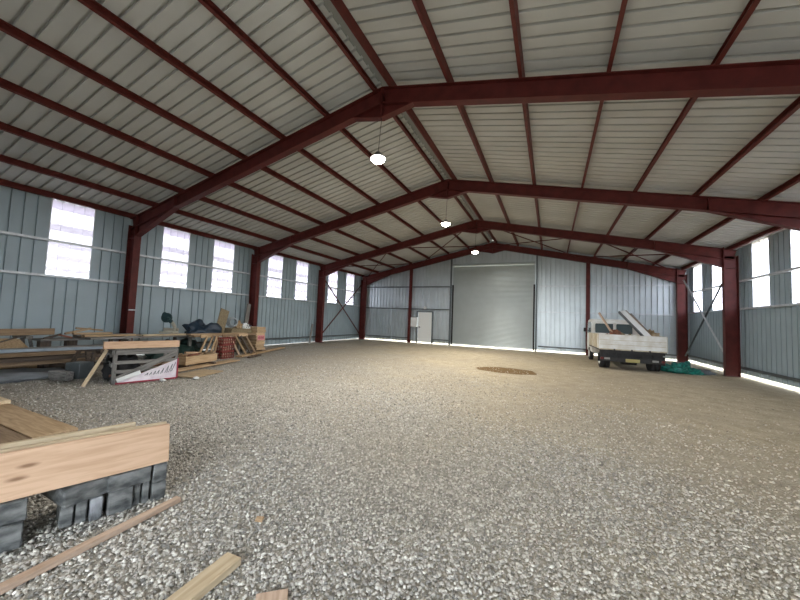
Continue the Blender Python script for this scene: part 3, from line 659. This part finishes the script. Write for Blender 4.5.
# things on the bench towards the second column
bm = B(); heap(bm, (-7.95, 7.75, WT-.0), (.34, .55, .36), 5, .5); tag(obj('tarpaulin', bm, 'navy'), 'dark blue crumpled tarpaulin heaped on the workbench', 'tarpaulin')
bm = B(); heap(bm, (-7.95, 6.9, 0), (.55, .8, .55), 8, .4); tag(obj('tarpaulin', bm, 'dgreen'), 'dark green tarpaulin heaped under the workbench', 'tarpaulin')
bm = B(); box(bm, (0, 0, 0), (.03, .36, .95), None, .003); tag(obj('chipboard_panel', bm, 'osb', None, (-7.8, 8.35, WT+.44), rot(-.32, -.15, 0)), 'tall chipboard panel propped up slanting on the workbench', 'panel')
bm = B(); box(bm, (0, 0, 0), (.5, 1.05, .17), None, .01); tag(obj('chipboard_panel', bm, 'osb', None, (-7.72, 9.05, WT+.10), rot(-.03, .05, .0)), 'thick pack of chipboard on the right end of the workbench', 'chipboard pack')
bm = B(); 
for i in range(3): torus(bm, (-7.75+.05*i, 8.72, WT+.20+.22), .17-.015*i, .03, (1, -.3, .1))
tag(obj('hose_coil', bm, 'hose'), 'coil of grey hose standing on the chipboard beside the slanting panel', 'hose')
bm = B(); heap(bm, (-7.7, 9.02, WT+.18), (.13, .14, .24), 2, .5, 3); tag(obj('paper_sack', bm, 'tan'), 'small tan sack on the chipboard, right of the hose coil', 'sack')
t = thing('plastic_bag', 'crumpled white bag with dark stripes on the chipboard pack', 'bag', (-7.65, 9.25, WT+.18))
bm = B(); heap(bm, (0, 0, 0), (.15, .2, .2), 6, .6, 4); obj('bag_body', bm, 'whitescrap', t)
bm = B()
for yy in (-.1, 0, .1): bar(bm, (.13, yy-.03, .03), (.10, yy+.04, .20), .02, .012, (1, 0, 0))
obj('stripe', bm, 'ink', t)
bm = B(); heap(bm, (-7.75, 9.52, WT+.18), (.14, .14, .12), 9, .5, 3); tag(obj('rag', bm, 'navy'), 'dark blue rag at the right end of the chipboard pack', 'rag')
plank('loose_board', (-9.0, 10.3, .0), (-9.1, 10.62, 2.0), .20, .03, 'grey', 'grey board leaning against the second left column', 'board', hint=(1, 0, 0))
# lumber pack at the right end
bn = ['topmost', 'second', 'third', 'fourth', 'fifth', 'sixth', 'seventh', 'lowest']
for i in range(8):
    z = 1.0-.115*i
    plank('lumber_board', (-8.55, 9.62+.02*math.sin(i*2), z), (-7.15+.06*math.sin(i*3.1), 9.62+.02*math.sin(i*2), z), .42, .105, 'yellow', 'yellow board in the pack at the right end of the workbench, %s from the top' % bn[i] if 0 < i < 7 else 'yellow board in the pack at the right end of the workbench, %s of all' % bn[i], 'board', group='yellow lumber pack')
for x in (-8.3, -7.4): plank('bearer', (x, 9.35, .07), (x, 9.9, .07), .12, .14, 'darkwood', 'dark bearer under the yellow lumber pack, %s one' % ('wall side' if x < -8 else 'front'), 'bearer')
brd = [o for o in bpy.data.objects if o.name.startswith('lumber_board')][3]
lbs = obj('paper_label', box(B(), (0, 0, 0), (.006, .34, .19)), 'pink', brd, (.712, 0, -.02)); lbs['label'] = 'pink paper label'
bm = B()
for j, yy in enumerate((-.12, -.075, -.03, .02, .065, .11)): box(bm, (.005, yy, 0), (.003, .022, .08+.02*(j % 2)))
for j in (0, 2, 3, 5): box(bm, (.005, -.12+.046*j+.012, .03), (.003, .03, .014))
obj('print', bm, 'signred', lbs)
# stakes leaning against the bench front
def lean(y, dy, z1, m, lb, x0=-6.75, wd=.07): plank('stake', (x0, y, .0), (x0-.32, y+dy, z1), wd, .035, m, lb, 'stake', hint=(1, 0, 0), group='stakes leaning on the workbench front')
lean(6.75, .55, .74, 'tan', 'tan stake leaning on the workbench, leftmost of those left of the red crates')
lean(6.95, .55, .74, 'brown', 'brown stake leaning left of the red crates, second from the left')
lean(7.15, .50, .74, 'tan', 'tan stake leaning left of the red crates, third from the left')
lean(7.30, .42, .74, 'brown', 'brown stake leaning left of the red crates, closest to them')
lean(8.42, -.22, .74, 'pinkwood', 'pinkish stake leaning right beside the red crates', -6.8)
lean(8.72, -.30, .74, 'tan', 'tan stake leaning right of the red crates, second from them', -6.8)
lean(8.95, -.30, .74, 'darkwood', 'dark stake leaning right of the red crates, third from them', -6.8)
lean(9.15, -.28, .74, 'brown', 'brown stake leaning right of the red crates, nearest the yellow lumber', -6.8)
# red plastic crates
def crate(z, y, lb):
    t = thing('plastic_crate', lb, 'crate', (-6.98, y, z), math.radians(8), 'red plastic crates under the workbench')
    bm = B(); a, b_, h = .34, .50, .235
    for zz in (.012, h-.02, h*.5):
        for sx in (-1, 1): box(bm, (sx*a/2, 0, zz), (.015, b_, .03)); box(bm, (0, sx*b_/2, zz), (a, .015, .03))
    for sx in (-1, 1):
        for k in range(6): box(bm, (sx*a/2, -b_/2+b_*k/5, h/2), (.018, .02, h))
        for k in range(4): box(bm, (-a/2+a*k/3, sx*b_/2, h/2), (.02, .018, h))
    box(bm, (0, 0, .008), (a, b_, .014)); obj('crate_body', bm, 'reed', t)
    bm = B(); box(bm, (0, 0, .10), (a-.06, b_-.06, .13), None, .02); obj('contents', bm, 'pinkwood', t)
for i, (z, y, lb) in enumerate(((0, 7.9, 'red plastic crate under the workbench, bottom of the stack'), (.24, 7.9, 'red plastic crate under the workbench, middle of the stack'), (.48, 7.92, 'red plastic crate under the workbench, topmost of the stack'))): crate(z, y, lb)
# offcut box on bearers, boards on the ground
t = thing('offcut_box', 'open yellow pine box full of offcuts in front of the workbench', 'box', (-5.95, 6.15, .12), math.radians(14))
for nm, c, s in (('side', (.28, 0, .12), (.03, 1.15, .20)), ('side', (-.28, 0, .12), (.03, 1.15, .20)), ('end_board', (0, .56, .12), (.53, .03, .20)), ('end_board', (0, -.56, .12), (.53, .03, .20)), ('base', (0, 0, .01), (.56, 1.12, .02))):
    bm = B(); box(bm, (0, 0, 0), (s[1], s[0], s[2]), None, .003) if s[1] > s[0] else box(bm, (0, 0, 0), s, None, .003)
    o = obj(nm, bm, 'yellow', t, c, rot(0, 0, PI/2) if s[1] > s[0] else None)
for y in (5.72, 6.52): plank('bearer', (-6.3, y-.05, .055), (-5.6, y+.05, .055), .09, .11, 'darkwood', 'bearer under the box of offcuts, %s one' % ('near' if y < 6 else 'far'), 'bearer')
for i, (dx, dy, a, dz, m) in enumerate(((-.1, -.3, .3, .24, 'tan'), (.08, -.1, 1.2, .27, 'rust'), (0, .1, .7, .25, 'yellow'), (-.05, .3, 2.2, .27, 'tan'), (.1, .38, .2, .30, 'brown'), (-.1, 0, 1.6, .31, 'peach'), (.05, -.4, 2.6, .31, 'brown'))):
    c = Vector((-5.95+dx, 6.15+dy, .12+dz-.04)); dv = Vector((math.cos(a), math.sin(a), .15*math.sin(i*2)))*.19
    nm = ['tan', 'rust coloured', 'yellow', 'pale tan', 'brown', 'peach coloured', 'dark brown'][i]
    plank('timber_offcut', c-dv, c+dv, .08, .045, m, '%s offcut lying in the open yellow pine box' % nm, 'offcut', group='offcuts in the pine box')
plank('ground_board', (-5.35, 5.25, .05), (-5.95, 7.55, .05), .30, .035, 'yellow', 'yellowish board flat on the gravel in front of the offcut box', 'board')
bm = B(); box(bm, (-4.65, 5.45, .035), (.62, 1.0, .03), rot(0, 0, .3)); tag(obj('chipboard_panel', bm, 'ochre'), 'ochre chipboard sheet flat on the gravel right of the triangular sign', 'chipboard')
plank('ground_board', (-6.55, 8.15, .06), (-7.9, 11.6, .06), .24, .05, 'tan', 'long tan board on the gravel below the yellow lumber pack', 'board')
plank('ground_board', (-6.25, 8.3, .04), (-6.55, 9.1, .04), .09, .04, 'darkwood', 'short dark batten on the gravel in front of the yellow lumber pack', 'batten')
bm = B(); heap(bm, (-4.15, 5.05, .02), (.07, .06, .05), 4, .6, 2); tag(obj('scrap', bm, 'whitescrap'), 'white plastic scrap on the gravel beyond the triangular sign', 'scrap')
bm = B(); heap(bm, (-4.45, 4.5, .02), (.08, .05, .05), 14, .6, 2); tag(obj('scrap', bm, 'whitescrap'), 'white plastic scrap on the gravel below the triangular sign', 'scrap')
plank('loose_board', (-9.25, 15.05, 0), (-9.35, 15.35, 1.1), .14, .03, 'grey', 'short grey board leaning beside the third left column', 'board', hint=(1, 0, 0))

# ------------------------------------------------------------------ flatbed truck
t = thing('flatbed_truck', 'dirty white flatbed truck with timber in its bed, parked facing the gable wall', 'truck', (6.10, 14.72, 0), math.radians(1.8)); tk = t
W2 = 1.06; BL = 2.55; bz = .77; bh = .55
def drop(nm, c, s, m='truckwhite'):
    bm = B(); box(bm, c, s, None, .008); return obj(nm, bm, m, tk)
tg = drop('tailgate', (0, 0, bz+bh/2), (2*W2, .04, bh))
bm = B()
for zz in (.17, .34): box(bm, (0, -.022, bz+zz), (2*W2-.06, .008, .014))
obj('groove', bm, 'cream', tg)
bm = B(); box(bm, (0, -.012, bz-.01), (2*W2, .05, .04)); obj('tailgate_hinge_rail', bm, 'cream', tg)
for x in (-.55, 0.0, .55):
    bm = B(); box(bm, (x, -.03, bz-.03), (.05, .03, .09)); obj('hinge', bm, 'chassis', tg)
for sx in (-1, 1):
    s_ = drop('side_panel', (sx*W2, BL/2, bz+bh/2), (.035, BL, bh), 'cream')
    bm = B()
    for yy in (.06, 1.25, 2.4): box(bm, (sx*(W2+.02), yy, bz+bh/2), (.02, .06, bh*.96))
    obj('stake_post', bm, 'truckwhite', s_)
drop('bed_floor', (0, BL/2, bz-.03), (2*W2, BL, .05), 'chassis')
bm = B()
for x in (-.95, -.1, .9): box(bm, (x, BL-.03, bz+.5), (.06, .05, 1.0))
for zz in (.52, 1.0): box(bm, (-.02, BL-.03, bz+zz), (1.95, .05, .06))
obj('headboard', bm, 'truckwhite', tk)
bm = B()
for x in (-.42, .42): box(bm, (x, 2.2, .60), (.09, 4.2, .16))
for y in (.25, 1.2, 2.3): box(bm, (0, y, .60), (.84, .08, .12))
obj('chassis_frame', bm, 'chassis', tk)
bm = B(); box(bm, (0, .10, .69), (2*W2-.1, .2, .12)); box(bm, (0, .02, .39), (2.0, .06, .17), None, .01); box(bm, (0, .16, .57), (1.96, .04, .26))  # includes a tall dark panel added to blacken the gap under the bed
for x in (-.7, .7): box(bm, (x, .1, .56), (.06, .08, .26))
bumper = obj('rear_bumper', bm, 'chassis', tk)
bm = B(); box(bm, (.03, -.018, .375), (.44, .012, .12)); obj('number_plate', bm, 'plate', bumper)
for x in (-.78, .72):
    bm = B(); box(bm, (x, -.02, .41), (.18, .02, .07)); obj('tail_light', bm, 'clearlight', bumper)
for x in (-.95, .95):
    bm = B(); box(bm, (x, -.02, .41), (.10, .02, .08)); obj('tail_light', bm, 'redlight', bumper)
def wheel(x, y, r, dual=False):
    bm = B()
    for xx in ((x, x-.17*(1 if x > 0 else -1)) if dual else (x,)):
        cyl(bm, (xx-.075, y, r), (xx+.075, y, r), r*.97, 32); torus(bm, (xx, y, r), r*.80, r*.19, (1, 0, 0), 32, 8)
    wo = obj('wheel', bm, 'black', tk)
    sx = 1 if x > 0 else -1
    bm = B(); cyl(bm, (x+sx*.06, y, r), (x+sx*.09, y, r), r*.55, 24); obj('wheel_rim', bm, 'truckwhite', wo)
for sx in (-1, 1):
    wheel(sx*.88, .55, .31, True); wheel(sx*.86, 3.55, .31)
    bm = B(); box(bm, (sx*.88, .19, .42), (.36, .015, .30)); obj('mudflap', bm, 'black', tk)
bm = B(); cyl(bm, (-.25, .5, .33), (.25, .5, .33), .15, 20); cyl(bm, (-.8, .55, .31), (.8, .55, .31), .05, 12); obj('axle', bm, 'chassis', tk)
# cab: side profile swept across
cabp = [(2.72, .42), (4.35, .42), (4.42, .75), (4.36, 1.08), (4.02, 1.85), (3.85, 1.93), (2.86, 1.95), (2.74, 1.86)]
bm = B(); prism(bm, cabp, -.93, .93, 'x'); bmesh.ops.bevel(bm, geom=bm.edges[:], offset=.03, segments=2, affect='EDGES'); cb = obj('cab', bm, 'truckwhite', tk)
for x0, x1 in ((-.80, -.08), (.02, .62)):
    bm = B(); box(bm, ((x0+x1)/2, 2.705, 1.53), (x1-x0, .03, .42), None, .03); obj('rear_window', bm, 'glass', cb)
for sx in (-1, 1):
    bm = B(); prism(bm, [(2.9, 1.28), (4.1, 1.28), (3.88, 1.80), (2.9, 1.82)], sx*.925, sx*.94, 'x'); obj('side_window', bm, 'glass', cb)
    bm = B(); cyl(bm, (sx*.93, 4.15, 1.35), (sx*1.03, 4.2, 1.42), .012, 8); box(bm, (sx*1.05, 4.2, 1.42), (.10, .04, .20), None, .015); obj('side_mirror', bm, 'black', cb)
    bm = B(); box(bm, (sx*.94, 3.0, 1.15), (.02, .12, .03)); obj('door_handle', bm, 'black', cb)
    bm = B(); box(bm, (sx*.6, 4.40, .72), (.30, .06, .16), None, .02); obj('headlight', bm, 'clearlight', cb)
bm = B(); prism(bm, [(4.385, 1.07), (4.06, 1.79), (4.045, 1.78), (4.37, 1.06)], -.82, .82, 'x'); obj('windscreen', bm, 'glass', cb)
bm = B(); box(bm, (0, 4.44, .50), (1.8, .09, .18), None, .02); obj('front_bumper', bm, 'chassis', cb)
# load
T0 = Vector((6.10, 14.72, .05))
t = thing('steel_channel', 'pale grey channel propped up slanting over the tailgate of the truck', 'channel', (0, 0, 0))
bm = B(); a, b_ = T0+Vector((.54, .14, 1.24)), T0+Vector((-.10, 1.15, 2.22)); bar(bm, a, b_, .24, .02, (.3, -1, .8)); obj('web', bm, 'white', t)
R = frame(a, b_, (.3, -1, .8)); yv, zv = R.col[1], R.col[2]
for s, m in ((-1, 'brown'), (1, 'darkgalv')):
    bm = B(); bar(bm, a+yv*s*.135-zv*.03, b_+yv*s*.135-zv*.03, .03, .10, (.3, -1, .8)); obj('flange', bm, m, t)
plank('loose_board', T0+Vector((.66, .30, 1.20)), T0+Vector((.16, 1.3, 2.12)), .20, .03, 'grey', 'grey board leaning behind the pale channel in the truck bed', 'board', hint=(.3, -1, .8))
plank('stake', T0+Vector((-.48, .5, 1.2)), T0+Vector((-.93, 1.0, 2.12)), .06, .06, 'pinkwood', 'thin reddish stake sticking up from the left of the truck bed', 'stake')
bm = B(); heap(bm, T0+Vector((-.48, .62, bz)), (.38, .4, .62), 12, .7, 4); tag(obj('scrap_heap', bm, 'rust'), 'rust brown heap of scrap at the left of the truck bed', 'scrap')
bm = B(); heap(bm, T0+Vector((.72, .75, bz)), (.34, .5, .66), 17, .4, 4); tag(obj('scrap_heap', bm, 'ochre'), 'olive brown heap of scrap at the right of the truck bed', 'scrap')
bm = B(); heap(bm, T0+Vector((.1, 1.6, bz)), (.55, .6, .5), 21, .5, 4); tag(obj('scrap_heap', bm, 'osb'), 'low brown heap of scrap in the middle of the truck bed', 'scrap')
bm = B(); heap(bm, (7.78, 15.75, 0), (.50, .42, .30), 31, .7, 5); tag(obj('netting_heap', bm, 'teal'), 'crumpled teal green netting on the ground right of the truck', 'netting')
bm = B(); heap(bm, (8.55, 15.95, 0), (.34, .35, .13), 37, .7, 4); tag(obj('netting_heap', bm, 'greytarp'), 'low grey green end of cloth beside the teal netting, nearer the wall', 'cloth')
